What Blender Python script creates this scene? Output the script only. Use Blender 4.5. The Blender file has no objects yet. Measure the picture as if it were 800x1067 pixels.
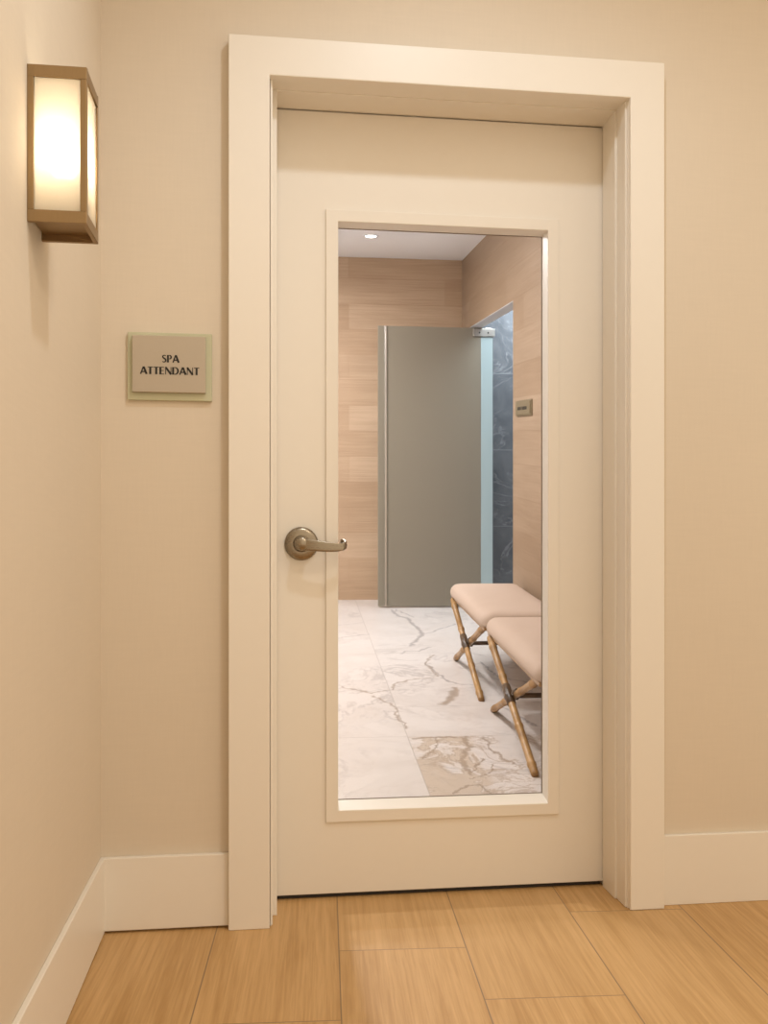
import bpy, bmesh, math
from mathutils import Vector, Matrix

scene = bpy.context.scene
COL = scene.collection
PI = math.pi

# ------------------------------------------------------------------ nodes
class NT:
    """small helper around one material's node tree"""
    def __init__(self, name):
        self.m = bpy.data.materials.new(name)
        self.m.use_nodes = True
        self.t = self.m.node_tree
        self.t.nodes.clear()
        self.out = self.t.nodes.new('ShaderNodeOutputMaterial')
    def n(self, typ, **kw):
        nd = self.t.nodes.new('ShaderNode' + typ)
        for k, v in kw.items():
            setattr(nd, k, v)
        return nd
    def link(self, a, b):
        self.t.links.new(a, b)
    def put(self, sock, v):
        if isinstance(v, bpy.types.NodeSocket):
            self.link(v, sock)
        elif isinstance(v, (tuple, list)) and len(v) == 3 and sock.type == 'RGBA':
            sock.default_value = (*v, 1)
        else:
            sock.default_value = v
    def math(self, op, a, b=None, c=None, clamp=False):
        nd = self.n('Math', operation=op, use_clamp=clamp)
        for i, v in enumerate((a, b, c)):
            if v is not None:
                self.put(nd.inputs[i], v)
        return nd.outputs[0]
    def vmath(self, op, a, b=None, scale=None):
        nd = self.n('VectorMath', operation=op)
        self.put(nd.inputs[0], a)
        if b is not None:
            self.put(nd.inputs[1], b)
        if scale is not None:
            self.put(nd.inputs['Scale'], scale)
        return nd.outputs['Value'] if op in ('DOT_PRODUCT', 'LENGTH', 'DISTANCE') else nd.outputs['Vector']
    def mix(self, fac, a, b, mode='MIX'):
        nd = self.n('Mix', data_type='RGBA', blend_type=mode)
        self.put(nd.inputs[0], fac)
        self.put(nd.inputs[6], a)
        self.put(nd.inputs[7], b)
        return nd.outputs[2]
    def coord(self, kind='Object'):
        return self.n('TexCoord').outputs[kind]
    def mapping(self, vec, scale=(1, 1, 1), rot=(0, 0, 0), loc=(0, 0, 0)):
        nd = self.n('Mapping')
        self.link(vec, nd.inputs['Vector'])
        nd.inputs['Scale'].default_value = scale
        nd.inputs['Rotation'].default_value = rot
        nd.inputs['Location'].default_value = loc
        return nd.outputs[0]
    def noise(self, vec, scale=5, detail=2, rough=.5, dist=0):
        nd = self.n('TexNoise')
        self.link(vec, nd.inputs['Vector'])
        nd.inputs['Scale'].default_value = scale
        nd.inputs['Detail'].default_value = detail
        nd.inputs['Roughness'].default_value = rough
        nd.inputs['Distortion'].default_value = dist
        return nd.outputs['Fac'], nd.outputs['Color']
    def ramp(self, fac, lo, hi, a=0., b=1.):
        nd = self.n('MapRange', interpolation_type='SMOOTHSTEP')
        self.put(nd.inputs[0], fac)
        nd.inputs[1].default_value = lo
        nd.inputs[2].default_value = hi
        nd.inputs[3].default_value = a
        nd.inputs[4].default_value = b
        return nd.outputs[0]
    def bsdf(self, color, rough=.5, metal=0., spec=.5, bump=None, bump_str=.1, bump_dist=.01):
        nd = self.n('BsdfPrincipled')
        self.put(nd.inputs['Base Color'], color)
        self.put(nd.inputs['Roughness'], rough)
        nd.inputs['Metallic'].default_value = metal
        nd.inputs['Specular IOR Level'].default_value = spec
        if bump is not None:
            b = self.n('Bump')
            b.inputs['Strength'].default_value = bump_str
            b.inputs['Distance'].default_value = bump_dist
            self.link(bump, b.inputs['Height'])
            self.link(b.outputs[0], nd.inputs['Normal'])
        return nd.outputs[0]
    def done(self, sh):
        self.link(sh, self.out.inputs[0])
        return self.m
    def segdist(self, p, segs, prev=None):
        """distance from p to the nearest of the segments (a, b, half_width_bonus)"""
        for (a, b, w) in segs:
            a = Vector((a[0], a[1], 0)); b = Vector((b[0], b[1], 0))
            ba = b - a
            pa = self.vmath('SUBTRACT', p, tuple(a))
            h = self.vmath('DOT_PRODUCT', pa, tuple(ba / max(ba.length_squared, 1e-9)))
            h = self.math('ADD', h, 0., clamp=True)
            pr = self.vmath('SCALE', tuple(ba), scale=h)
            d = self.vmath('DISTANCE', pa, pr)
            d = self.math('DIVIDE', d, w)
            prev = d if prev is None else self.math('MINIMUM', prev, d)
        return prev


def plain(name, col, rough=.5, metal=0., spec=.5, nscale=60, namt=.04, bump=.03):
    t = NT(name)
    f, _ = t.noise(t.coord(), nscale, 3, .6)
    d = tuple(c * (1 - namt) for c in col)
    u = tuple(min(1, c * (1 + namt)) for c in col)
    return t.done(t.bsdf(t.mix(f, d, u), rough, metal, spec, f, bump, .002))


def wallpaper(name, col):
    t = NT(name)
    c = t.coord()
    f, _ = t.noise(t.mapping(c, (220, 220, 12)), 1, 2, .6)
    g, _ = t.noise(t.mapping(c, (10, 10, 120)), 1, 2, .6)
    h, _ = t.noise(c, 2.2, 3, .55)
    s = t.math('ADD', t.math('MULTIPLY', f, .5), t.math('MULTIPLY', g, .5))
    k = t.math('ADD', t.math('MULTIPLY', s, .7), t.math('MULTIPLY', h, .3))
    a = tuple(x * .93 for x in col); b = tuple(x * 1.06 for x in col)
    return t.done(t.bsdf(t.mix(k, a, b), .62, 0, .3, s, .08, .001))


def brushed(name, col, rough=.32, axis=0):
    t = NT(name)
    sc = [14, 14, 14]; sc[axis] = .8
    f, _ = t.noise(t.mapping(t.coord(), tuple(x * 20 for x in sc)), 1, 3, .6)
    r = t.math('ADD', t.math('MULTIPLY', f, .15), rough - .07)
    return t.done(t.bsdf(t.mix(f, tuple(c * .9 for c in col), tuple(min(1, c * 1.08) for c in col)), r, 1., .5, f, .05, .0005))


M = {}
M['wall'] = wallpaper('beige_wallcovering', (.68, .60, .49))
M['paint'] = plain('cream_paint', (.80, .755, .68), .38, 0, .45, 35, .012, .015)
M['ceil'] = plain('ceiling_paint', (.80, .77, .76), .8)
M['spa_ceil'] = plain('spa_ceiling_paint', (.92, .93, .97), .8)
M['white_wall'] = plain('white_wall_paint', (.87, .86, .85), .7)
M['bronze'] = brushed('aged_bronze', (.34, .235, .125), .42, 2)
M['nickel'] = brushed('satin_nickel', (.31, .26, .195), .28, 0)
M['steel'] = brushed('brushed_steel', (.66, .62, .57), .3, 2)
M['black'] = plain('black_lettering', (.012, .010, .008), .5)
M['gasket'] = plain('gap_shade_and_screws', (.025, .02, .016), .6)  # near-black for the painted shade under the door, and for the hinge screws
M['seal'] = plain('brown_glazing_seal', (.22, .18, .14), .6)
M['socket'] = plain('lamp_socket', (.7, .62, .48), .5)
M['fabric'] = None
M['plaster'] = plain('white_reveal', (.72, .69, .68), .7)

# ------------------------------------------------------------------ hall floor: wood-look planks
CAM = Vector((0, 0, .96))
YAW = math.atan2(122, 971)
F = 971.


PLANK_A = math.radians(3.5)          # the planks run 3.5 degrees off the hall's axis
ca, sa = math.cos(PLANK_A), math.sin(PLANK_A)


S0, SW = 0.0346, .3045            # a long joint, plank width
JT = {-1: 1.8918, 0: 2.2173, 1: 1.9596, 2: 2.4157, 3: 2.7521, -2: 1.7192}   # one end joint along each plank row


def make_wood_floor():
    t = NT('wood_look_planks')
    c = t.coord()
    sx = t.n('SeparateXYZ'); t.link(c, sx.inputs[0])
    s = t.math('SUBTRACT', t.math('MULTIPLY', sx.outputs[0], ca), t.math('MULTIPLY', sx.outputs[1], sa))
    tt = t.math('ADD', t.math('MULTIPLY', sx.outputs[0], sa), t.math('MULTIPLY', sx.outputs[1], ca))
    q = t.math('DIVIDE', t.math('SUBTRACT', s, S0), SW)
    idx = t.math('FLOOR', q)
    fr = t.math('FRACT', q)
    edge = t.math('MULTIPLY', t.math('MINIMUM', fr, t.math('SUBTRACT', 1., fr)), SW)
    # end joints: one offset per plank row, then every 1.2 m
    off = None
    for k, v in JT.items():
        e = t.math('MULTIPLY', t.math('COMPARE', idx, float(k), .5), v)
        off = e if off is None else t.math('ADD', off, e)
    tq = t.math('DIVIDE', t.math('SUBTRACT', tt, off), 1.21)
    tid = t.math('FLOOR', tq)
    tf = t.math('FRACT', tq)
    tedge = t.math('MULTIPLY', t.math('MINIMUM', tf, t.math('SUBTRACT', 1., tf)), 1.21)
    joint = t.ramp(t.math('MINIMUM', edge, tedge), .0006, .0021, 1., 0.)
    wn = t.n('TexWhiteNoise', noise_dimensions='2D')
    cb = t.n('CombineXYZ'); t.link(idx, cb.inputs[0]); t.link(tid, cb.inputs[1]); t.link(cb.outputs[0], wn.inputs['Vector'])
    rnd = wn.outputs['Value']
    gv = t.n('CombineXYZ')
    t.link(t.math('ADD', s, t.math('MULTIPLY', rnd, 31.)), gv.inputs[0]); t.link(tt, gv.inputs[1])
    g1, _ = t.noise(t.mapping(gv.outputs[0], (95, 2.4, 1)), 1, 4, .62, .4)
    g2, _ = t.noise(t.mapping(gv.outputs[0], (260, 9, 1)), 1, 3, .6)
    g3, _ = t.noise(t.mapping(gv.outputs[0], (9, 1.1, 1)), 1, 3, .55, .6)
    k = t.math('ADD', t.math('MULTIPLY', g1, .45), t.math('ADD', t.math('MULTIPLY', g2, .22), t.math('MULTIPLY', g3, .33)))
    k = t.ramp(k, .30, .70)
    col = t.mix(k, (.40, .218, .066), (.65, .41, .185))
    col = t.mix(t.math('MULTIPLY', rnd, .30), col, (.52, .34, .16))
    col = t.mix(joint, col, (.24, .155, .08))
    r = t.math('ADD', .36, t.math('MULTIPLY', g2, .15))
    h = t.math('SUBTRACT', t.math('MULTIPLY', k, .25), joint)
    return t.done(t.bsdf(col, r, 0, .45, h, .25, .0015))


M['planks'] = make_wood_floor()

# ------------------------------------------------------------------ spa room frame: a room whose floor ramps up behind the door
AX = Vector((-95, 971, 115)).normalized()
RX = Vector((971, 95, 0)).normalized()
UX = RX.cross(AX)
RZ = Matrix.Rotation(-YAW, 3, 'Z')
R3 = RZ @ Matrix((RX, AX, UX)).transposed()
SPA = R3.to_4x4()
SPA.translation = CAM - R3 @ Vector((0, 0, 1.25))
# the walls stand plumb on the ramp: same right axis, horizontal forward axis, vertical up
TC, TS = math.hypot(AX.x, AX.y), AX.z
HX_ = Vector((-RX.y, RX.x, 0))
PL3 = RZ @ Matrix((RX, HX_, Vector((0, 0, 1)))).transposed()
PLUMB = PL3.to_4x4()
PLUMB.translation = CAM - Vector((0, 0, 1.25 / UX.z))
XR, DB, ZC = 1.32, 7.256, 2.654            # right wall, back wall, ceiling


def on_ramp(X, D, Z):
    """X across, D up the ramp, Z plumb above it"""
    return Vector((X, D * TC, Z + D * TS))


def ramp(bm):
    for v in bm.verts:
        v.co = on_ramp(*v.co)
    return bm


YB = 2.606                                 # spa face of the door wall
XL = -.95


def near_d(X, Z):
    """depth at which the spa room meets the back of the door wall"""
    p0 = SPA @ Vector((X, 0, Z)); p1 = SPA @ Vector((X, 1, Z))
    return (YB - p0.y) / (p1.y - p0.y)


def near_p(X):
    p0 = PLUMB @ on_ramp(X, 0, 0); p1 = PLUMB @ on_ramp(X, 1, 0)
    return (YB - p0.y) / (p1.y - p0.y)


def polyline(pts, w):
    return [(pts[i], pts[i + 1], w) for i in range(len(pts) - 1)]


def make_marble():
    t = NT('veined_marble_tiles')
    c = t.coord()
    sx = t.n('SeparateXYZ'); t.link(c, sx.inputs[0])
    X, D = sx.outputs[0], sx.outputs[1]
    right = t.math('GREATER_THAN', X, .481)
    # tile joints
    J = [((.481, 2), (.481, 7.3), 1.)]
    for d in (4.215, 3.773, 5.30, 6.4, 2.9):
        J.append(((.481, d), (1.4, d), 1.))
    for d in (3.779, 5.304, 6.4, 2.6):
        J.append(((-1.0, d), (.481, d), 1.))
    jd = t.segdist(c, J)
    joint = t.ramp(jd, .0012, .0034, 1., 0.)
    # wobble for the drawn veins
    _, nc = t.noise(c, 12, 6, .68)
    wob = t.vmath('SCALE', t.vmath('SUBTRACT', nc, (.5, .5, .5)), scale=.10)
    p = t.vmath('ADD', c, wob)
    p = t.vmath('MULTIPLY', p, (1, 1, 0))
    grey = []
    grey += polyline([(0.716, 6.674), (0.742, 6.437), (0.797, 6.33), (0.815, 6.08), (0.837, 5.848), (0.777, 5.678), (0.711, 5.492)], 1.5)
    grey += polyline([(0.743, 6.696), (0.846, 6.397)], .8)
    grey += polyline([(0.837, 5.848), (0.891, 5.876), (1.097, 6.149)], .9)
    grey += polyline([(0.624, 5.294), (0.66, 5.353), (0.741, 5.362), (0.818, 5.46)], .8)
    grey += polyline([(0.3, 5.741), (0.483, 5.834)], .7)
    grey += polyline([(0.739, 5.064), (0.795, 4.678), (0.848, 4.608), (0.932, 4.576)], .7)
    grey += polyline([(1.049, 5.062), (1.084, 4.721), (1.237, 4.597)], .9)
    grey += polyline([(0.97, 4.212), (1.068, 3.882)], .9)
    brown = []
    brown += polyline([(0.244, 4.584), (0.386, 4.462), (0.487, 4.515), (0.526, 4.654), (0.761, 4.764), (0.739, 5.064), (0.812, 5.26)], .75)
    brown += polyline([(0.396, 4.41), (0.477, 4.202), (0.467, 4.059), (0.493, 3.89)], .8)
    brown += polyline([(0.814, 4.527), (0.767, 4.338), (0.7, 4.244)], 2.3)
    brown += polyline([(0.721, 3.758), (0.717, 3.628), (0.667, 3.528), (0.66, 3.425), (0.659, 3.322)], 1.5)
    brown += polyline([(0.495, 3.747), (0.619, 3.758), (0.719, 3.746)], .9)
    brown += polyline([(0.806, 3.753), (0.801, 3.63), (0.83, 3.446), (0.858, 3.412)], .8)
    brown += polyline([(0.567, 3.147), (0.64, 3.221), (0.684, 3.213), (0.695, 3.129)], .8)
    brown += polyline([(0.655, 3.282), (0.727, 3.317), (0.777, 3.428)], .5)
    brown += polyline([(0.666, 3.341), (0.739, 3.485)], .6)
    brown += polyline([(0.602, 3.753), (0.585, 3.644), (0.506, 3.5)], .6)
    gd = t.segdist(p, grey)
    bd = t.segdist(p, brown)
    # free veins, a different cut of stone in every tile
    row = t.math('ADD', t.math('MULTIPLY', right, 7.3), t.math('MULTIPLY', t.math('GREATER_THAN', D, 3.776), 3.1))
    row = t.math('ADD', row, t.math('MULTIPLY', t.math('GREATER_THAN', D, 5.302), 2.3))
    cb = t.n('CombineXYZ'); t.link(row, cb.inputs[2])
    v = t.vmath('ADD', c, cb.outputs[0])
    n1, _ = t.noise(v, 1.9, 7, .62, 1.3)
    n2, _ = t.noise(v, 4.5, 6, .6, 1.0)
    n3, _ = t.noise(v, 1.1, 4, .5)
    thin = t.ramp(t.math('ABSOLUTE', t.math('SUBTRACT', n1, .5)), .0, .028, 1., 0.)
    fine = t.ramp(t.math('ABSOLUTE', t.math('SUBTRACT', n2, .52)), .0, .022, 1., 0.)
    gate = t.ramp(n3, .42, .62)
    cloud = t.ramp(n1, .42, .7)
    base = t.mix(cloud, (.745, .685, .65), (.67, .605, .565))
    base = t.mix(t.math('MULTIPLY', t.math('MULTIPLY', thin, gate), .55), base, (.42, .37, .35))
    base = t.mix(t.math('MULTIPLY', fine, .20), base, (.50, .43, .39))
    # the strongly figured tile by the door
    heavy = t.math('MULTIPLY', right, t.math('LESS_THAN', D, 3.773))
    inleft = t.ramp(X, .70, .78, 1., 0.)
    h1 = t.math('MULTIPLY', t.math('MULTIPLY', heavy, inleft), t.ramp(n2, .36, .54))
    base = t.mix(t.math('MULTIPLY', h1, .75), base, (.56, .44, .33))
    h2 = t.math('MULTIPLY', heavy, t.ramp(t.math('ABSOLUTE', t.math('SUBTRACT', n2, .47)), 0., .03, 1., 0.))
    base = t.mix(t.math('MULTIPLY', h2, .62), base, (.42, .31, .22))
    base = t.mix(t.math('MULTIPLY', t.ramp(gd, .002, .012, 1., 0.), .75), base, (.33, .29, .28))
    base = t.mix(t.math('MULTIPLY', t.ramp(bd, .002, .013, 1., 0.), .75), base, (.34, .25, .18))
    base = t.mix(t.math('MULTIPLY', joint, .55), base, (.45, .40, .36))
    return t.done(t.bsdf(base, .28, 0, .4))


M['marble'] = make_marble()


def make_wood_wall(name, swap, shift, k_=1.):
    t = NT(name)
    c = t.coord()
    sx = t.n('SeparateXYZ'); t.link(c, sx.inputs[0])
    cb = t.n('CombineXYZ')
    t.link(t.math('ADD', sx.outputs[1 if swap else 0], shift), cb.inputs[0])
    t.link(t.math('ADD', t.math('SUBTRACT', sx.outputs[2], t.math('MULTIPLY', sx.outputs[1], TS / TC)), .07), cb.inputs[1])
    b = t.n('TexBrick', offset=.37, offset_frequency=2, squash=1., squash_frequency=2)
    t.link(cb.outputs[0], b.inputs['Vector'])
    b.inputs['Scale'].default_value = 1.
    b.inputs['Brick Width'].default_value = 1.2
    b.inputs['Row Height'].default_value = .197
    b.inputs['Mortar Size'].default_value = .0014
    b.inputs['Mortar Smooth'].default_value = .2
    b.inputs['Bias'].default_value = 0.
    b.inputs['Color1'].default_value = (.50, .345, .225, 1)
    b.inputs['Color2'].default_value = (.585, .425, .295, 1)
    b.inputs['Mortar'].default_value = (.43, .29, .185, 1)
    g1, _ = t.noise(t.mapping(cb.outputs[0], (2.5, 90, 1)), 1, 4, .6, .3)
    g2, _ = t.noise(t.mapping(cb.outputs[0], (1.2, 8, 1)), 1, 3, .55, .6)
    k = t.math('ADD', t.math('MULTIPLY', g1, .55), t.math('MULTIPLY', g2, .45))
    k = t.ramp(k, .32, .7)
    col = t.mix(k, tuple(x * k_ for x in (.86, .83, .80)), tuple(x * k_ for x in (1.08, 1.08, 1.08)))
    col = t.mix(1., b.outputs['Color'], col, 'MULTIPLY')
    return t.done(t.bsdf(col, .5, 0, .35, g1, .05, .001))


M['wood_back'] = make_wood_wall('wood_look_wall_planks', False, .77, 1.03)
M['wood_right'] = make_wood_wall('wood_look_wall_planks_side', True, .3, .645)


def make_stone():
    t = NT('blue_grey_stone_tiles')
    c = t.coord()
    n1, _ = t.noise(c, 5.5, 7, .68, .8)
    n2, _ = t.noise(c, 2.0, 6, .6, 1.6)
    n3, _ = t.noise(c, 30, 4, .6)
    k = t.ramp(n1, .3, .72)
    col = t.mix(k, (.085, .095, .11), (.18, .19, .205))
    col = t.mix(t.math('MULTIPLY', n3, .35), col, (.16, .17, .19))
    vein = t.ramp(t.math('ABSOLUTE', t.math('SUBTRACT', n2, .5)), 0., .012, 1., 0.)
    col = t.mix(t.math('MULTIPLY', vein, .5), col, (.38, .39, .41))
    sx = t.n('SeparateXYZ'); t.link(c, sx.inputs[0])
    q = t.math('FRACT', t.math('DIVIDE', t.math('SUBTRACT', t.math('SUBTRACT', sx.outputs[2], t.math('MULTIPLY', sx.outputs[1], TS / TC)), .573), .60))
    e = t.math('MULTIPLY', t.math('MINIMUM', q, t.math('SUBTRACT', 1., q)), .595)
    joint = t.ramp(e, .001, .004, 1., 0.)
    col = t.mix(t.math('MULTIPLY', joint, .6), col, (.36, .37, .39))
    return t.done(t.bsdf(col, .5, 0, .35, n1, .06, .002))


M['stone'] = make_stone()


def make_fabric():
    t = NT('blush_woven_fabric')
    c = t.coord()
    w1 = t.n('TexWave', wave_type='BANDS', bands_direction='X')
    w2 = t.n('TexWave', wave_type='BANDS', bands_direction='Y')
    for w in (w1, w2):
        t.link(c, w.inputs['Vector'])
        w.inputs['Scale'].default_value = 160
        w.inputs['Distortion'].default_value = .6
    k = t.math('MULTIPLY', w1.outputs['Fac'], w2.outputs['Fac'])
    n, _ = t.noise(c, 14, 4, .6)
    col = t.mix(n, (.505, .385, .305), (.56, .435, .355))
    col = t.mix(t.math('MULTIPLY', k, .12), col, (.74, .60, .50))
    return t.done(t.bsdf(col, .9, 0, .1, k, .1, .001))


M['fabric'] = make_fabric()


def make_bamboo(name, a, b):
    t = NT(name)
    c = t.coord()
    f, _ = t.noise(t.mapping(c, (60, 12, 12)), 1, 4, .6)
    g, _ = t.noise(c, 18, 4, .6)
    k = t.ramp(t.math('ADD', t.math('MULTIPLY', f, .5), t.math('MULTIPLY', g, .5)), .35, .65)
    return t.done(t.bsdf(t.mix(k, a, b), .35, 0, .5, f, .1, .001))


M['bamboo'] = make_bamboo('golden_bamboo', (.26, .135, .045), (.45, .26, .10))
M['lashing'] = make_bamboo('dark_leather_lashing', (.05, .028, .014), (.12, .065, .03))
M['frame_wood'] = make_bamboo('seat_frame_wood', (.30, .17, .07), (.42, .25, .11))


def make_frosted():
    t = NT('frosted_glass')
    f, _ = t.noise(t.coord(), 300, 2, .5)
    d = t.n('BsdfDiffuse'); t.put(d.inputs[0], (.40, .34, .265))
    tr = t.n('BsdfTranslucent'); t.put(tr.inputs[0], (.58, .62, .58))
    g = t.n('BsdfGlossy'); t.put(g.inputs[0], (.8, .85, .82)); t.put(g.inputs['Roughness'], t.math('ADD', .3, t.math('MULTIPLY', f, .1)))
    m1 = t.n('MixShader'); t.put(m1.inputs[0], .5); t.link(d.outputs[0], m1.inputs[1]); t.link(tr.outputs[0], m1.inputs[2])
    m2 = t.n('MixShader'); t.put(m2.inputs[0], .07); t.link(m1.outputs[0], m2.inputs[1]); t.link(g.outputs[0], m2.inputs[2])
    return t.done(m2.outputs[0])


M['frosted'] = make_frosted()


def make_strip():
    t = NT('teal_shower_light')  # teal glow of shower light on the frosted glass, put into this colour
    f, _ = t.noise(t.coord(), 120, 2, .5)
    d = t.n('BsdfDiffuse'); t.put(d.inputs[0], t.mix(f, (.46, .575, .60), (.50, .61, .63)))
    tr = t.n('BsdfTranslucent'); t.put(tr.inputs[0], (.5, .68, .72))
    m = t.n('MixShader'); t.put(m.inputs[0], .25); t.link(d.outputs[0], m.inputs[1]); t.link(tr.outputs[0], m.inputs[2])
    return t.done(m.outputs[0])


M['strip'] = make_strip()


def make_clear(name, tint, k=.04, rough=.0):
    t = NT(name)
    tr = t.n('BsdfTransparent'); t.put(tr.inputs[0], tint)
    g = t.n('BsdfGlossy'); t.put(g.inputs[0], (1, 1, 1)); t.put(g.inputs['Roughness'], rough)
    lw = t.n('LayerWeight'); lw.inputs[0].default_value = .5
    fac = t.math('ADD', k, t.math('MULTIPLY', t.math('POWER', lw.outputs['Facing'], 5.), .6))
    m = t.n('MixShader'); t.link(fac, m.inputs[0]); t.link(tr.outputs[0], m.inputs[1]); t.link(g.outputs[0], m.inputs[2])
    return t.done(m.outputs[0])


M['glass'] = make_clear('clear_door_glass', (.975, .978, .965), .006)


def make_opal():
    t = NT('opal_glass')
    f, _ = t.noise(t.coord(), 200, 2)
    tl = t.n('BsdfTranslucent'); t.put(tl.inputs[0], t.mix(f, (.93, .90, .83), (.96, .93, .87)))
    tr = t.n('BsdfTransparent'); t.put(tr.inputs[0], (.95, .92, .86))
    d = t.n('BsdfDiffuse'); t.put(d.inputs[0], (.85, .78, .69))
    m1 = t.n('MixShader'); t.put(m1.inputs[0], .3); t.link(tl.outputs[0], m1.inputs[1]); t.link(d.outputs[0], m1.inputs[2])
    m2 = t.n('MixShader'); t.put(m2.inputs[0], .25); t.link(m1.outputs[0], m2.inputs[1]); t.link(tr.outputs[0], m2.inputs[2])
    return t.done(m2.outputs[0])


M['opal'] = make_opal()


def emissive(name, col, strength):
    t = NT(name)
    f, _ = t.noise(t.coord(), 20, 1)
    e = t.n('Emission'); t.put(e.inputs[0], t.mix(f, col, tuple(min(1, c * 1.02) for c in col))); e.inputs[1].default_value = strength
    return t.done(e.outputs[0])


M['bulb'] = emissive('warm_bulb_glow', (1, .85, .64), 20.)
M['lens'] = emissive('downlight_lens_glow', (1, .97, .93), 14.)


def make_plate_glass():
    t = NT('green_edge_glass')
    f, _ = t.noise(t.coord(), 40, 2)
    return t.done(t.bsdf(t.mix(f, (.50, .50, .34), (.53, .53, .37)), .22, 0, .5))


M['plate_glass'] = make_plate_glass()
M['plate'] = plain('champagne_plate', (.46, .395, .31), .45, .2, .5, 300, .03, .02)
M['spa_plate'] = plain('antique_brass_plate', (.30, .25, .16), .4, .6, .5, 200, .05, .02)

# ------------------------------------------------------------------ mesh helpers
def new_obj(name, bm, mat, parent=None, loc=(0, 0, 0), space=None, bevel=0., smooth=False, segs=2):
    bmesh.ops.remove_doubles(bm, verts=bm.verts, dist=1e-6)
    bmesh.ops.recalc_face_normals(bm, faces=bm.faces)
    me = bpy.data.meshes.new(name)
    bm.to_mesh(me); bm.free()
    me.materials.append(mat)
    o = bpy.data.objects.new(name, me)
    COL.objects.link(o)
    if smooth:
        for p in me.polygons:
            p.use_smooth = True
    if bevel:
        b = o.modifiers.new('edges', 'BEVEL'); b.width = bevel; b.segments = segs; b.limit_method = 'ANGLE'; b.angle_limit = math.radians(40)
        b.harden_normals = False
    if parent:
        o.parent = parent
        o.location = loc
    else:
        o.matrix_world = (space or Matrix()) @ Matrix.Translation(loc)
    return o


def empty(name, loc, label, cat, group=None, space=None):
    o = bpy.data.objects.new(name, None)
    COL.objects.link(o)
    o.empty_display_size = .1
    o.matrix_world = (space or Matrix()) @ Matrix.Translation(loc)
    return tag(o, label, cat, group)


def tag(o, label, cat, group=None, kind=None):
    o['label'] = label
    o['category'] = cat
    if group:
        o['group'] = group
    if kind:
        o['kind'] = kind
    return o


def BM():
    return bmesh.new()


def box(bm, x0, x1, y0, y1, z0, z1):
    v = [bm.verts.new(p) for p in ((x0, y0, z0), (x1, y0, z0), (x1, y1, z0), (x0, y1, z0), (x0, y0, z1), (x1, y0, z1), (x1, y1, z1), (x0, y1, z1))]
    for f in ((0, 3, 2, 1), (4, 5, 6, 7), (0, 1, 5, 4), (1, 2, 6, 5), (2, 3, 7, 6), (3, 0, 4, 7)):
        bm.faces.new([v[i] for i in f])
    return bm


def hexa(bm, pts):
    """eight corners: bottom loop then top loop"""
    v = [bm.verts.new(p) for p in pts]
    for f in ((0, 3, 2, 1), (4, 5, 6, 7), (0, 1, 5, 4), (1, 2, 6, 5), (2, 3, 7, 6), (3, 0, 4, 7)):
        bm.faces.new([v[i] for i in f])
    return bm


def ring_xz(bm, o, i, y0, y1, i2=None):
    """rectangular frame in the XZ plane; o, i = (x0, x1, z0, z1); i2 = inner rectangle at y1"""
    i2 = i2 or i
    def rect(r, y):
        return [bm.verts.new(p) for p in ((r[0], y, r[2]), (r[1], y, r[2]), (r[1], y, r[3]), (r[0], y, r[3]))]
    a, b, c, d = rect(o, y0), rect(i, y0), rect(i2, y1), rect(o, y1)
    for p, q in ((a, b), (b, c), (c, d), (d, a)):
        for k in range(4):
            n = (k + 1) % 4
            bm.faces.new((p[k], p[n], q[n], q[k]))
    return bm


def prism(bm, pts, y0, y1):
    """polygon in XZ extruded along Y"""
    a = [bm.verts.new((x, y0, z)) for x, z in pts]
    b = [bm.verts.new((x, y1, z)) for x, z in pts]
    n = len(pts)
    bm.faces.new(a); bm.faces.new(b[::-1])
    for k in range(n):
        bm.faces.new((a[k], b[k], b[(k + 1) % n], a[(k + 1) % n]))
    return bm


def lathe(bm, prof, center, axis, n=40):
    """profile [(along, radius)] revolved about an axis through center"""
    axis = Vector(axis).normalized()
    q = axis.orthogonal().normalized(); r = axis.cross(q)
    c = Vector(center)
    rings = []
    for h, rad in prof:
        if rad < 1e-6:
            rings.append([bm.verts.new(c + axis * h)])
        else:
            rings.append([bm.verts.new(c + axis * h + (q * math.cos(2 * PI * k / n) + r * math.sin(2 * PI * k / n)) * rad) for k in range(n)])
    for a, b in zip(rings, rings[1:]):
        for k in range(n):
            m = (k + 1) % n
            if len(a) == 1 and len(b) == 1:
                continue
            if len(a) == 1:
                bm.faces.new((a[0], b[m], b[k]))
            elif len(b) == 1:
                bm.faces.new((a[k], a[m], b[0]))
            else:
                bm.faces.new((a[k], a[m], b[m], b[k]))
    for e in (rings[0], rings[-1]):
        if len(e) > 2:
            bm.faces.new(e)
    return bm


def stick(bm, a, b, prof, n=16):
    """revolved stick from a to b, prof [(fraction, radius)]"""
    a, b = Vector(a), Vector(b)
    L = (b - a).length
    return lathe(bm, [(f * L, r) for f, r in prof], a, b - a, n)


# ------------------------------------------------------------------ hall shell
WX0, WX1 = -.411, 2.5          # left wall, far right
WY = 2.395                     # face of the door wall
HC = 3.02                      # hall ceiling
OX0, OX1, OZ = -.02, .995, 2.19  # rough opening of the door

fl = new_obj('floor', box(BM(), WX0, WX1, -2.2, 2.596, -.12, 0), M['planks'])
tag(fl, 'light oak wood-look plank floor of the hall in front of the door', 'floor', kind='structure')

wl = new_obj('wall_left', box(BM(), WX0 - .12, WX0, -2.2, WY, 0, HC), M['wall'])
tag(wl, 'beige wallcovered hall wall on the left, carrying the wall lamp', 'wall', kind='structure')

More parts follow.
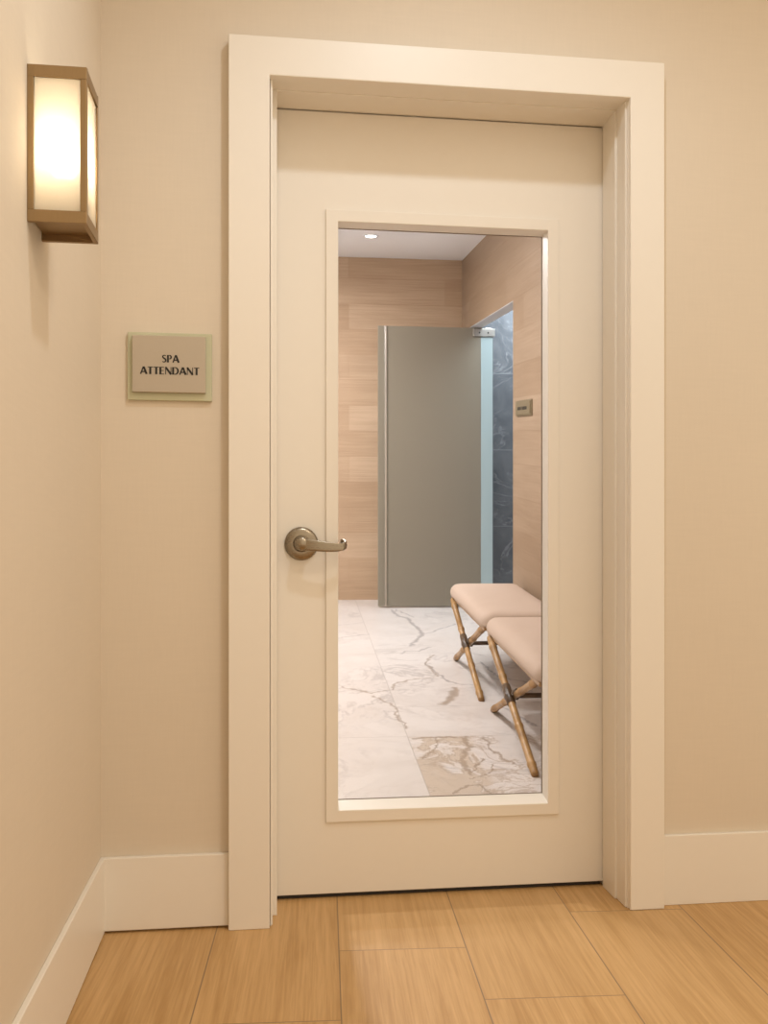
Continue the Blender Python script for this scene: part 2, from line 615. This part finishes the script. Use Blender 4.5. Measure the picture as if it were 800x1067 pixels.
b = BM()
box(b, WX0 - .12, OX0, WY, 2.60, 0, HC)
box(b, OX1, WX1, WY, 2.60, 0, HC)
box(b, OX0, OX1, WY, 2.60, OZ, HC)
wf = new_obj('wall_front', b, M['wall'])
tag(wf, 'beige wallcovered hall wall around the white glazed door', 'wall', kind='structure')

hc = new_obj('ceiling', box(BM(), WX0 - .12, WX1 + .12, 1.50, 2.60, HC, HC + .1), M['ceil'])  # kept to a strip that blocks light from above on the upper door wall
tag(hc, 'pale plain unseen ceiling strip over the glazed door, added to cut the top light', 'ceiling', kind='structure')

# baseboards
b = BM(); hexa(b, [(WX0, -2.2, .004), (-.399, -2.2, .004), (-.399, WY, .004), (WX0, WY, .004), (WX0, -2.2, .187), (-.400, -2.2, .186), (-.400, WY, .186), (WX0, WY, .187)])
tag(new_obj('baseboard_left', b, M['paint'], bevel=.002), 'tall cream baseboard along the left wall under the wall lamp', 'baseboard', kind='structure')
tag(new_obj('baseboard_front', box(BM(), -.4025, -.0955, 2.379, WY, .006, .187), M['paint'], bevel=.002), 'short cream baseboard between the corner and the door casing', 'baseboard', kind='structure')
tag(new_obj('baseboard_right', box(BM(), 1.047, WX1, 2.381, WY, .0, .187), M['paint'], bevel=.002), 'cream baseboard to the right of the door casing', 'baseboard', kind='structure')

# casing, jamb, stop
CL, CR, CT = .007, .9525, 2.147
def u_profile(bm, xo0, xo1, zo, xi0, xi1, zi, y0, y1):
    """an upside-down U: legs on the floor and a head"""
    pts = [(xo0, 0), (xi0, 0), (xi0, zi), (xi1, zi), (xi1, 0), (xo1, 0), (xo1, zo), (xo0, zo)]
    a = [bm.verts.new((x, y0, z)) for x, z in pts]
    c = [bm.verts.new((x, y1, z)) for x, z in pts]
    for s in (a, c):
        bm.faces.new((s[0], s[1], s[2], s[7]))
        bm.faces.new((s[2], s[3], s[6], s[7]))
        bm.faces.new((s[3], s[4], s[5], s[6]))
    for k in range(8):
        n = (k + 1) % 8
        bm.faces.new((a[k], a[n], c[n], c[k]))
    return bm

tag(new_obj('trim_1', u_profile(BM(), -.0955, 1.0465, 2.2445, CL, CR, CT, 2.360, WY), M['paint'], bevel=.0025), 'wide flat cream door casing around the glazed door', 'door casing', kind='structure')
b = BM()
u_profile(b, OX0, OX1, OZ, .0145, .947, 2.152, 2.383, 2.60)
jm = new_obj('trim_2', b, M['paint'], bevel=.0015)
tag(jm, 'cream stepped door jamb inside the casing', 'door jamb', kind='structure')
b = BM(); u_profile(b, .010, .952, 2.156, .026, .9415, 2.149, 2.4435, 2.538)
new_obj('door_stop', b, M['paint'], parent=jm, bevel=.0015)
b = BM(); u_profile(b, .009, .953, 2.16, .0105, .951, 2.1505, 2.376, 2.384)
new_obj('bead', b, M['paint'], parent=jm, bevel=.001)

# ------------------------------------------------------------------ the door
YF, YR = 2.545, 2.600
OP = (.193, .783, .2406, 1.849)
OPb = (.1945, .7815, .2560, 1.8480)
b = ring_xz(BM(), (.0255 - .009, .951 - .006, .013, 2.149), (.178, .798, .226, 1.864), YF, YR - .002)
leaf = new_obj('door_1', b, M['paint'], bevel=.0015)
tag(leaf, 'cream swing door with a tall full-height glass panel and lever handle', 'door', kind='structure')
b = ring_xz(BM(), (.1595, .8145, .209, 1.881), (.193, .783, .2406, 1.849), YF - .007, YR - .008, OPb)
new_obj('glazing_frame', b, M['paint'], parent=leaf, bevel=.0015)
b = ring_xz(BM(), (.190, .787, .250, 1.853), (.1955, .7795, .2575, 1.8465), YR - .0085, YR - .0065)
new_obj('gasket', b, M['seal'], parent=leaf)
new_obj('glass_pane', box(BM(), .1915, .7855, YR - .0062, YR - .0060, .252, 1.852), M['glass'], parent=leaf)
new_obj('gap_shade', box(BM(), .028, .940, YF + .012, YR - .006, .0005, .0135), M['gasket'], parent=leaf)  # dark strip added to paint the shade in the gap below the leaf

HX, HZ = .0928, .969
b = lathe(BM(), [(0, 0), (0, .0455), (-.004, .0455), (-.008, .043), (-.011, .036), (-.012, .024), (-.012, 0)][::-1], (HX, YF, HZ), (0, 1, 0), 48)
hnd = new_obj('door_handle', b, M['nickel'], parent=leaf, smooth=True)
hnd['label'] = 'satin nickel lever handle on a round rose'
b = lathe(BM(), [(-.012, .023), (-.022, .021), (-.036, .020), (-.050, .0195), (-.060, .018), (-.064, .014), (-.0645, 0)][::-1], (HX, YF, HZ), (0, 1, 0), 36)
new_obj('hub', b, M['nickel'], parent=hnd, smooth=True)
# lever: rectangular section swept outwards, then returned towards the door
path = [(-.008, -.056, -.002, .0155), (.012, -.060, -.003, .0160), (.04, -.063, -.006, .0150), (.07, -.064, -.009, .0135), (.092, -.0635, -.010, .0122),
        (.105, -.061, -.0090, .0108), (.1145, -.053, -.006, .0105), (.1175, -.043, -.001, .0098), (.1165, -.033, .003, .009), (.112, -.026, .005, .008), (.105, -.0225, .006, .0075)]
b = BM(); rings = []
for k, (x, y, z, hh) in enumerate(path):
    p0 = Vector(path[max(k - 1, 0)][:3]); p1 = Vector(path[min(k + 1, len(path) - 1)][:3])
    tg = (p1 - p0); tg.z = 0; tg.normalize()
    nr = Vector((tg.y, -tg.x, 0))
    c = Vector((HX + x, YF + y, HZ + z))
    th = .0048
    sec = []
    for j in range(16):
        an = 2 * PI * j / 16
        cx, cz = math.cos(an), math.sin(an)
        ex = math.copysign(abs(cx) ** .45, cx) * th
        ez = math.copysign(abs(cz) ** .45, cz) * hh
        sec.append(b.verts.new(c + nr * ex + Vector((0, 0, ez))))
    rings.append(sec)
for r0, r1 in zip(rings, rings[1:]):
    for j in range(16):
        b.faces.new((r0[j], r0[(j + 1) % 16], r1[(j + 1) % 16], r1[j]))
b.faces.new(rings[0]); b.faces.new(rings[-1])
lv = new_obj('lever', b, M['nickel'], parent=hnd, smooth=True)
sd = lv.modifiers.new('soft', 'SUBSURF'); sd.levels = sd.render_levels = 2

# ------------------------------------------------------------------ wall lamp
LX0, LX1 = WX0, -.311
LY0, LY1 = 1.673, 1.787
LZ0, LZ1 = 1.523, 1.795
lamp = empty('wall_sconce', (LX0, (LY0 + LY1) / 2, LZ0), 'lit bronze box sconce with opal glass panels on the left wall', 'wall lamp')
def lp(name, bm, mat, **kw):
    o = new_obj(name, bm, mat, parent=lamp, **kw)
    o.location = -Vector((LX0, (LY0 + LY1) / 2, LZ0))
    return o
def band(z0, z1, w):
    bm = BM()
    for s in ((LX0, LX1, LY0, LY0 + w), (LX0, LX1, LY1 - w, LY1), (LX1 - w, LX1, LY0 + w, LY1 - w)):
        box(bm, s[0], s[1], s[2], s[3], z0, z1)
    return bm
lp('bottom_rail', band(LZ0, LZ0 + .021, .008), M['bronze'], bevel=.0008)
lp('top_rail', band(LZ1 - .021, LZ1, .008), M['bronze'], bevel=.0008)
W = .011
for x0, y0 in ((LX0, LY0), (LX1 - W, LY0), (LX1 - W, LY1 - W), (LX0, LY1 - W)):
    lp('post', box(BM(), x0, x0 + W, y0, y0 + W, LZ0 + .021, LZ1 - .021), M['bronze'], bevel=.0008)
lp('back_plate', box(BM(), LX0, LX0 + .004, LY0 + W, LY1 - W, LZ0 + .018, LZ1 - .018), M['socket'])
lp('base_plate', box(BM(), LX0 + .004, LX1 - .008, LY0 + .008, LY1 - .008, LZ0 + .012, LZ0 + .016), M['bronze'])
lp('glass_panel', box(BM(), LX0 + W, LX1 - W, LY0 + .003, LY0 + .006, LZ0 + .019, LZ1 - .019), M['opal'])
lp('glass_panel', box(BM(), LX1 - .006, LX1 - .003, LY0 + W, LY1 - W, LZ0 + .019, LZ1 - .019), M['opal'])
lp('glass_panel', box(BM(), LX0 + W, LX1 - W, LY1 - .006, LY1 - .003, LZ0 + .019, LZ1 - .019), M['opal'])
cx, cy = -.361, (LY0 + LY1) / 2
lp('socket', lathe(BM(), [(0, .016), (.075, .016), (.08, .012), (.081, 0)], (cx, cy, LZ0 + .016), (0, 0, 1), 20), M['socket'], smooth=True)
lp('bulb', lathe(BM(), [(0, .012), (.008, .020), (.022, .028), (.042, .031), (.060, .028), (.074, .018), (.080, 0)], (cx, cy, LZ0 + .0975), (0, 0, 1), 24), M['bulb'], smooth=True)

# ------------------------------------------------------------------ lettering
def q_stroke(a, b, w, w2=None):
    a, b = Vector(a), Vector(b)
    d = (b - a).normalized(); n = Vector((-d.y, d.x))
    w2 = w if w2 is None else w2
    return [a + n * w / 2, a - n * w / 2, b - n * w2 / 2, b + n * w2 / 2]


def arc_stroke(pts, ws):
    out = []
    for k in range(len(pts) - 1):
        def nrm(i):
            d = (Vector(pts[min(i + 1, len(pts) - 1)]) - Vector(pts[max(i - 1, 0)])).normalized()
            return Vector((-d.y, d.x))
        a, b = Vector(pts[k]), Vector(pts[k + 1])
        na, nb = nrm(k), nrm(k + 1)
        out.append([a + na * ws[k] / 2, a - na * ws[k] / 2, b - nb * ws[k + 1] / 2, b + nb * ws[k + 1] / 2])
    return out


TH, TN = .235, .155
def glyph(ch):
    if ch == 'A':
        return [q_stroke((.03, 0), (.345, 1), TN, TN), q_stroke((.70, 0), (.375, 1), TH + .01, TH - .01), q_stroke((.16, .33), (.58, .33), TN)], .74
    if ch == 'T':
        return [q_stroke((.0, .955), (.60, .955), .095), q_stroke((.30, 0), (.30, .93), TH)], .60
    if ch == 'E':
        return [q_stroke((.09, 0), (.09, 1), TH), q_stroke((.1, .955), (.50, .955), .09), q_stroke((.1, .515), (.46, .515), .085), q_stroke((.1, .045), (.52, .045), .09)], .54
    if ch == 'N':
        return [q_stroke((.07, 0), (.07, 1), .09), q_stroke((.06, 1), (.68, .0), TH), q_stroke((.67, 0), (.67, 1), .09)], .75
    if ch == 'D':
        n = 16
        pts = [(.30 + .34 * math.sin(PI * k / n), .5 + .455 * math.cos(PI * k / n)) for k in range(n + 1)]
        ws = [.085 + (.15 - .085) * math.sin(PI * k / n) for k in range(n + 1)]
        return [q_stroke((.09, 0), (.09, 1), TH), q_stroke((.1, .955), (.31, .955), .085), q_stroke((.1, .045), (.31, .045), .085)] + arc_stroke(pts, [w * 1.35 for w in ws]), .74
    if ch == 'P':
        n = 14
        pts = [(.27 + .20 * math.sin(PI * k / n), .715 + .24 * math.cos(PI * k / n)) for k in range(n + 1)]
        ws = [.085 + (.145 - .085) * math.sin(PI * k / n) for k in range(n + 1)]
        return [q_stroke((.09, 0), (.09, 1), TH), q_stroke((.1, .955), (.28, .955), .085), q_stroke((.1, .475), (.28, .475), .085)] + arc_stroke(pts, [w * 1.35 for w in ws]), .58
    if ch == 'S':
        pts = [(.44, .86), (.38, .925), (.29, .955), (.19, .94), (.11, .87), (.085, .77), (.12, .66), (.20, .58), (.30, .51), (.39, .43), (.435, .32), (.43, .20), (.37, .10), (.27, .05), (.16, .055), (.05, .12)]
        ws = [.075, .085, .09, .095, .11, .12, .13, .145, .15, .145, .13, .12, .105, .095, .09, .075]
        return arc_stroke(pts, [w * 1.4 for w in ws]), .53
    return [], .3


def text_bm(s, cx, z0, cap, y0, y1, track=.07, width=None):
    x = 0; items = []
    for ch in s:
        g, w = glyph(ch)
        items.append((g, x)); x += w + track
    tot = x - track
    kx = cap if width is None else width / tot
    bm = BM()
    for g, xo in items:
        for q in g:
            prism(bm, [(cx + (p[0] + xo - tot / 2) * kx, z0 + p[1] * cap) for p in q], y0, y1)
    return bm


# hall sign
sg = empty('wall_sign', (-.2405, WY, 1.327), 'glass backed room sign with dark lettering left of the door casing', 'sign')
def sp(name, bm, mat, **kw):
    o = new_obj(name, bm, mat, parent=sg, **kw)
    o.location = -Vector((-.2405, WY, 1.327))
    return o
sp('backing_glass', box(BM(), -.344, -.1375, WY - .010, WY - .0005, 1.3275, 1.4965), M['plate_glass'], bevel=.001)
sp('face_plate', box(BM(), -.332, -.1525, WY - .021, WY - .0102, 1.346, 1.487), M['plate'], bevel=.001)
lt = text_bm('SPA', -.2385, 1.4205, .0185, WY - .0217, WY - .0205, width=.0415)
t2 = text_bm('ATTENDANT', -.2400, 1.3905, .0185, WY - .0217, WY - .0205, width=.144)
me_tmp = bpy.data.meshes.new('tmp'); t2.to_mesh(me_tmp); t2.free(); lt.from_mesh(me_tmp); bpy.data.meshes.remove(me_tmp)
sp('lettering', lt, M['black'])

# ------------------------------------------------------------------ spa room shell (in the ramped room's own axes)
XS = 2.5            # far side of the shower
OD0, OD1, OH = 5.55, 7.08, 2.0945
TW = .09
b = hexa(BM(), [(XL, near_d(XL, -.1), -.1), (XS, near_d(XS, -.1), -.1), (XS, 7.3, -.1), (XL, 7.3, -.1), (XL, near_d(XL, 0), 0), (XS, near_d(XS, 0), 0), (XS, 7.3, 0), (XL, 7.3, 0)])
tag(new_obj('floor', b, M['marble'], space=SPA), 'white veined marble tile floor of the spa room behind the glass', 'floor', kind='structure')


def slab(bm, x0, x1, d0, d1, z0, z1):
    """a block across the room; d0 = None starts at the back of the door wall"""
    a0 = near_p(x0) if d0 is None else d0
    a1 = near_p(x1) if d0 is None else d0
    return hexa(bm, [(x0, a0, z0), (x1, a1, z0), (x1, d1, z0), (x0, d1, z0), (x0, a0, z1), (x1, a1, z1), (x1, d1, z1), (x0, d1, z1)])


def wall(name, bm, mat, label, cat='wall'):
    return tag(new_obj(name, ramp(bm), mat, space=PLUMB), label, cat, kind='structure')


wall('ceiling', slab(BM(), XL, XS, None, DB + .1, ZC, ZC + .1), M['spa_ceil'], 'white spa room ceiling with a small downlight', 'ceiling')
wall('wall_back', box(BM(), XL, XR, DB, DB + .1, -.02, ZC), M['wood_back'], 'pale wood plank wall at the far end of the spa room')
b = BM()
slab(b, XR, XR + TW, None, OD0, -.02, OH)
slab(b, XR, XR + TW, None, DB + .1, OH, ZC)
box(b, XR, XR + TW, OD1, DB + .1, -.02, OH)
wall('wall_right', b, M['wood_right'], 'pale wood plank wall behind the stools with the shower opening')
wall('wall_left', slab(BM(), XL - .1, XL, None, DB + .1, -.02, ZC), M['white_wall'], 'plain white painted wall on the unseen side of the spa room')
b = BM()
box(b, XR + .002, XR + TW, OD0 + .002, OD1 - .002, OH - .004, OH)
wall('trim_3', b, M['plaster'], 'white soffit lining over the shower opening in the wood wall', 'opening trim')
wall('wall_shower_back', box(BM(), XR + TW, XS, DB, DB + .1, -.02, ZC), M['stone'], 'blue-grey stone tiled shower wall seen past the frosted door')
wall('wall_shower_right', box(BM(), XS, XS + .1, 4.6, DB + .1, -.02, ZC), M['stone'], 'blue-grey stone tiled side wall inside the shower')
wall('wall_shower_near', box(BM(), XR + TW, XS + .1, 4.5, 4.6, -.02, ZC), M['stone'], 'blue-grey stone tiled near wall inside the shower')

# frosted glass shower door, standing open into the room
FD = 6.904
DT = 2.086
fd = new_obj('door_2', ramp(box(BM(), .664, 1.487, FD, FD + .010, .012, DT)), M['frosted'], space=PLUMB, bevel=.001)
tag(fd, 'frosted glass shower door standing open in front of the wood wall', 'glass door', kind='structure')
new_obj('edge_seal', ramp(box(BM(), .626, .664, FD + .001, FD + .009, .012, DT)), M['frosted'], parent=fd)
new_obj('edge_rail', ramp(box(BM(), .676, .692, FD - .012, FD - .0005, .012, DT)), M['steel'], parent=fd, bevel=.002)
new_obj('shower_lit_strip', ramp(box(BM(), 1.398, 1.4865, FD - .002, FD - .0002, .012, 2.02)), M['strip'], parent=fd)['label'] = 'added pale blue-green strip at the hinge side, shower light on the frosted glass put into its colour'
hg = new_obj('hinge', ramp(box(BM(), 1.338, 1.502, FD - .012, FD + .022, 2.022, 2.080)), M['steel'], parent=fd, bevel=.002)
hg['label'] = 'brushed steel corner hinge clamp'
for xx in (1.385, 1.45):
    new_obj('screw', ramp(lathe(BM(), [(0, .0), (0, .006), (.003, .006), (.003, 0)], (xx, FD - .0145, 2.050), (0, 1, 0), 12)), M['gasket'], parent=hg)
new_obj('pivot', ramp(box(BM(), 1.43, 1.475, FD - .006, FD + .016, 2.0795, 2.089)), M['steel'], parent=hg, bevel=.002)

# sign on the wood wall
S_D0, S_D1, S_Z0, S_Z1 = 5.085, 5.44, 1.393, 1.483
S_O = on_ramp(XR, (S_D0 + S_D1) / 2, S_Z0)
s2 = empty('wall_sign', S_O, 'small brass sign on the wood wall above the stools', 'sign', space=PLUMB)
def s2p(name, bm, mat, **kw):
    o = new_obj(name, ramp(bm), mat, parent=s2, **kw)
    o.location = -S_O
    return o
s2p('backing_plate', box(BM(), XR - .008, XR - .0003, S_D0, S_D1, S_Z0, S_Z1), M['spa_plate'], bevel=.001)
s2p('face_plate', box(BM(), XR - .0145, XR - .0081, S_D0 + .012, S_D1 - .012, S_Z0 + .008, S_Z1 - .008), M['spa_plate'], bevel=.001)
b = BM()
dd = S_D1 - .065
for wdt in (.030, .026, .030, 0, .032, .028, .030, .026):
    if wdt:
        box(b, XR - .0150, XR - .0144, dd - wdt + .004, dd, S_Z0 + .034, S_Z0 + .053)
        dd -= wdt
    else:
        dd -= .014
s2p('lettering', b, M['black'])

# recessed downlight
dl = empty('ceiling_downlight', (0, 0, 0), 'small round lit downlight in the white spa ceiling', 'ceiling light')
dl.matrix_world = Matrix.Translation(PLUMB @ on_ramp(.537, 6.472, ZC - .0005)) @ R3.to_4x4()
def rng(r0, r1, z0, z1):
    return lathe(BM(), [(z0, r0), (z0, r1), (z1, r1), (z1, r0), (z0, r0)], (0, 0, 0), (0, 0, 1), 32)
bmr = BM()
n = 32
loops = []
for (zz, rr) in ((-.004, .038), (-.004, .052), (0, .054), (0, .038)):
    loops.append([bmr.verts.new((rr * math.cos(2 * PI * k / n), rr * math.sin(2 * PI * k / n), zz)) for k in range(n)])
for i in range(4):
    a_, b_ = loops[i], loops[(i + 1) % 4]
    for k in range(n):
        bmr.faces.new((a_[k], a_[(k + 1) % n], b_[(k + 1) % n], b_[k]))
new_obj('trim_ring', bmr, M['spa_ceil'], parent=dl, smooth=False)
new_obj('lens', lathe(BM(), [(-.003, 0), (-.003, .0385), (-.0005, .0385), (-.0005, 0)], (0, 0, 0), (0, 0, 1), 32), M['lens'], parent=dl)

# ------------------------------------------------------------------ X-frame stools
SL, SX0, SX1 = .96, .0, .405      # length along the wall, front and wall edge
ZB, ZT = .345, .432

def cushion_bm():
    """rounded pad: superellipse plan, crowned top, soft shoulders"""
    bm = BM()
    n = 96
    def loop(inset, z, r):
        pts = []
        hx, hy = (SX1 - SX0) / 2 - inset, SL / 2 - inset
        r = max(r - inset, .004)
        for k in range(n):
            # rounded rectangle by corner arcs
            q, f = divmod(k, n // 4)
            an = PI / 2 * q + PI / 2 * f / (n // 4 - 1)
            ccx = (hx - r) * (1 if q in (0, 3) else -1)
            ccy = (hy - r) * (1 if q in (0, 1) else -1)
            pts.append(bm.verts.new(((SX0 + SX1) / 2 + ccx + r * math.cos(an), SL / 2 + ccy + r * math.sin(an), z)))
        return pts
    prof = [(.012, ZB + .012), (.003, ZB + .016), (.0, ZB + .026), (-.001, ZB + .040), (.003, ZB + .055), (.012, ZB + .069), (.026, ZB + .079), (.05, ZB + .0845), (.09, ZB + .0868), (.14, ZB + .0878)]
    ls = [loop(i, z, .06) for i, z in prof]
    for a, c in zip(ls, ls[1:]):
        for k in range(n):
            bm.faces.new((a[k], a[(k + 1) % n], c[(k + 1) % n], c[k]))
    bm.faces.new(ls[0]); bm.faces.new(ls[-1])
    return bm

BAM = [(0, 0), (0, .0125), (.015, .0155), (.055, .0155), (.06, .018), (.075, .018), (.08, .0155), (.30, .0150), (.305, .0175), (.32, .0175), (.325, .0150), (.43, .0150),
       (.57, .0150), (.66, .0150), (.665, .0175), (.68, .0175), (.685, .0150), (.90, .0160), (.905, .0185), (.925, .0185), (.93, .0160), (.99, .0150), (1, .0130), (1, 0)]

def make_stool(X, D, label):
    root = empty('folding_stool', (X, D, 0), label, 'stool', 'bamboo cross-leg stools along the wood wall', space=SPA)
    o = new_obj('cushion', cushion_bm(), M['fabric'], parent=root, smooth=True)
    b = BM()
    box(b, SX0 + .012, SX0 + .034, .02, SL - .02, ZB - .004, ZB + .014)
    box(b, SX1 - .034, SX1 - .012, .02, SL - .02, ZB - .004, ZB + .014)
    box(b, SX0 + .034, SX1 - .034, .02, .045, ZB - .004, ZB + .014)
    box(b, SX0 + .034, SX1 - .034, SL - .045, SL - .02, ZB - .004, ZB + .014)
    new_obj('seat_frame', b, M['frame_wood'], parent=root, bevel=.003)
    for x, s in ((.018, 1), (SX1 - .03, -1)):
        e = .011 * s
        # the two crossed legs of one side pass each other, one in front
        new_obj('leg', stick(BM(), (x - e, .010, .004), (x - e, .865, ZB), BAM), M['bamboo'], parent=root, smooth=True)
        new_obj('leg', stick(BM(), (x + e, .860, .004), (x + e, .100, ZB), BAM), M['bamboo'], parent=root, smooth=True)
        zc = .182; yc = .463
        b = lathe(BM(), [(-.030, 0), (-.030, .013), (-.026, .017), (.026, .017), (.030, .013), (.030, 0)], (x, yc, zc), (1, 0, 0), 20)
        new_obj('pivot_boss', b, M['lashing'], parent=root, smooth=True)
        dv = Vector((0, .855, .341)).normalized()
        for ex, dy in ((x - e, dv), (x + e, Vector((0, -.76, .341)).normalized())):
            b = BM()
            c = Vector((ex, yc + .004, zc + .004))
            lathe(b, [(-.062, .0155), (-.060, .0185), (.060, .0185), (.062, .0155)], c, dy, 16)
            new_obj('lashing', b, M['lashing'], parent=root, smooth=True)
    new_obj('stretcher', stick(BM(), (.045, .463, .183), (SX1 - .055, .463, .183), [(0, 0), (0, .010), (.05, .011), (.95, .011), (1, .010), (1, 0)]), M['lashing'], parent=root, smooth=True)
    return root

st0 = make_stool(.893, 4.272, 'blush cushioned stool on crossed bamboo legs, nearer the frosted glass door')

def copy_thing(o, loc, label):
    c = o.copy(); COL.objects.link(c)
    c.matrix_world = SPA @ Matrix.Translation(loc)
    c['label'] = label
    for ch in o.children:
        k = ch.copy(); COL.objects.link(k); k.parent = c
    return c

copy_thing(st0, (.893, 3.268, 0), 'blush cushioned stool on crossed bamboo legs, nearer the glazed door and cut by its frame')

# ------------------------------------------------------------------ lights
def light(name, typ, loc, energy, color, space=None, rot=None, **kw):
    d = bpy.data.lights.new(name, typ)
    d.energy = energy
    d.color = color
    for k, v in kw.items():
        setattr(d, k, v)
    o = bpy.data.objects.new(name, d)
    COL.objects.link(o)
    m = (space or Matrix()) @ Matrix.Translation(loc)
    if rot:
        m = m @ rot
    o.matrix_world = m
    return o

WARM = (1., .80, .56)
light('hall_downlight', 'SPOT', (.48, 1.40, 3.0), 42, (.82, .90, .97), spot_size=math.radians(142), spot_blend=.7, shadow_soft_size=.045)
d_ = Vector((-.41, 1.95, .75)) - Vector((1.3, .35, 2.95))
light('left_wall_fill', 'SPOT', (1.3, .35, 2.95), 40, (1., .85, .68), rot=d_.to_track_quat('-Z', 'Y').to_matrix().to_4x4(), spot_size=math.radians(58), spot_blend=1., shadow_soft_size=.09)  # unseen spot added to brighten the left wall
light('sconce_bulb', 'POINT', (cx, cy, 1.665), 46., (1., .88, .64), shadow_soft_size=.022)
for (X, D, e) in ((.0, 6.1, 19), (.0, 5.0, 21), (.05, 3.75, 21), (-.55, 5.7, 19)):
    light('spa_downlight', 'AREA', on_ramp(X, D, ZC - .015), e, (1., .975, .985), space=PLUMB, shape='DISK', size=.16)
light('shower_downlight', 'AREA', on_ramp(1.93, 6.2, ZC - .03), 62, (.78, .89, 1.), space=PLUMB, shape='RECTANGLE', size=.85, size_y=1.9)

w = bpy.data.worlds.new('World'); scene.world = w
w.use_nodes = True
bg = w.node_tree.nodes['Background']
bg.inputs[0].default_value = (1., .82, .605, 1)
bg.inputs[1].default_value = 1.19

# ------------------------------------------------------------------ camera
cam = bpy.data.cameras.new('Camera')
co = bpy.data.objects.new('Camera', cam); COL.objects.link(co)
co.location = CAM
co.rotation_euler = (PI / 2, 0, -YAW)
cam.sensor_fit = 'AUTO'
cam.sensor_width = 36
cam.lens = F / 1067 * 36
cam.shift_y = 36.5 / 1067
cam.clip_start = .02
scene.camera = co

vs = scene.view_settings
vs.view_transform = 'Standard'
vs.look = 'None'
vs.exposure = 0.
vs.gamma = 1.
vs.use_curve_mapping = False
scene.cycles.use_denoising = True
scene.cycles.max_bounces = 10
scene.cycles.transparent_max_bounces = 16
scene.cycles.caustics_reflective = False
scene.cycles.sample_clamp_indirect = 6.
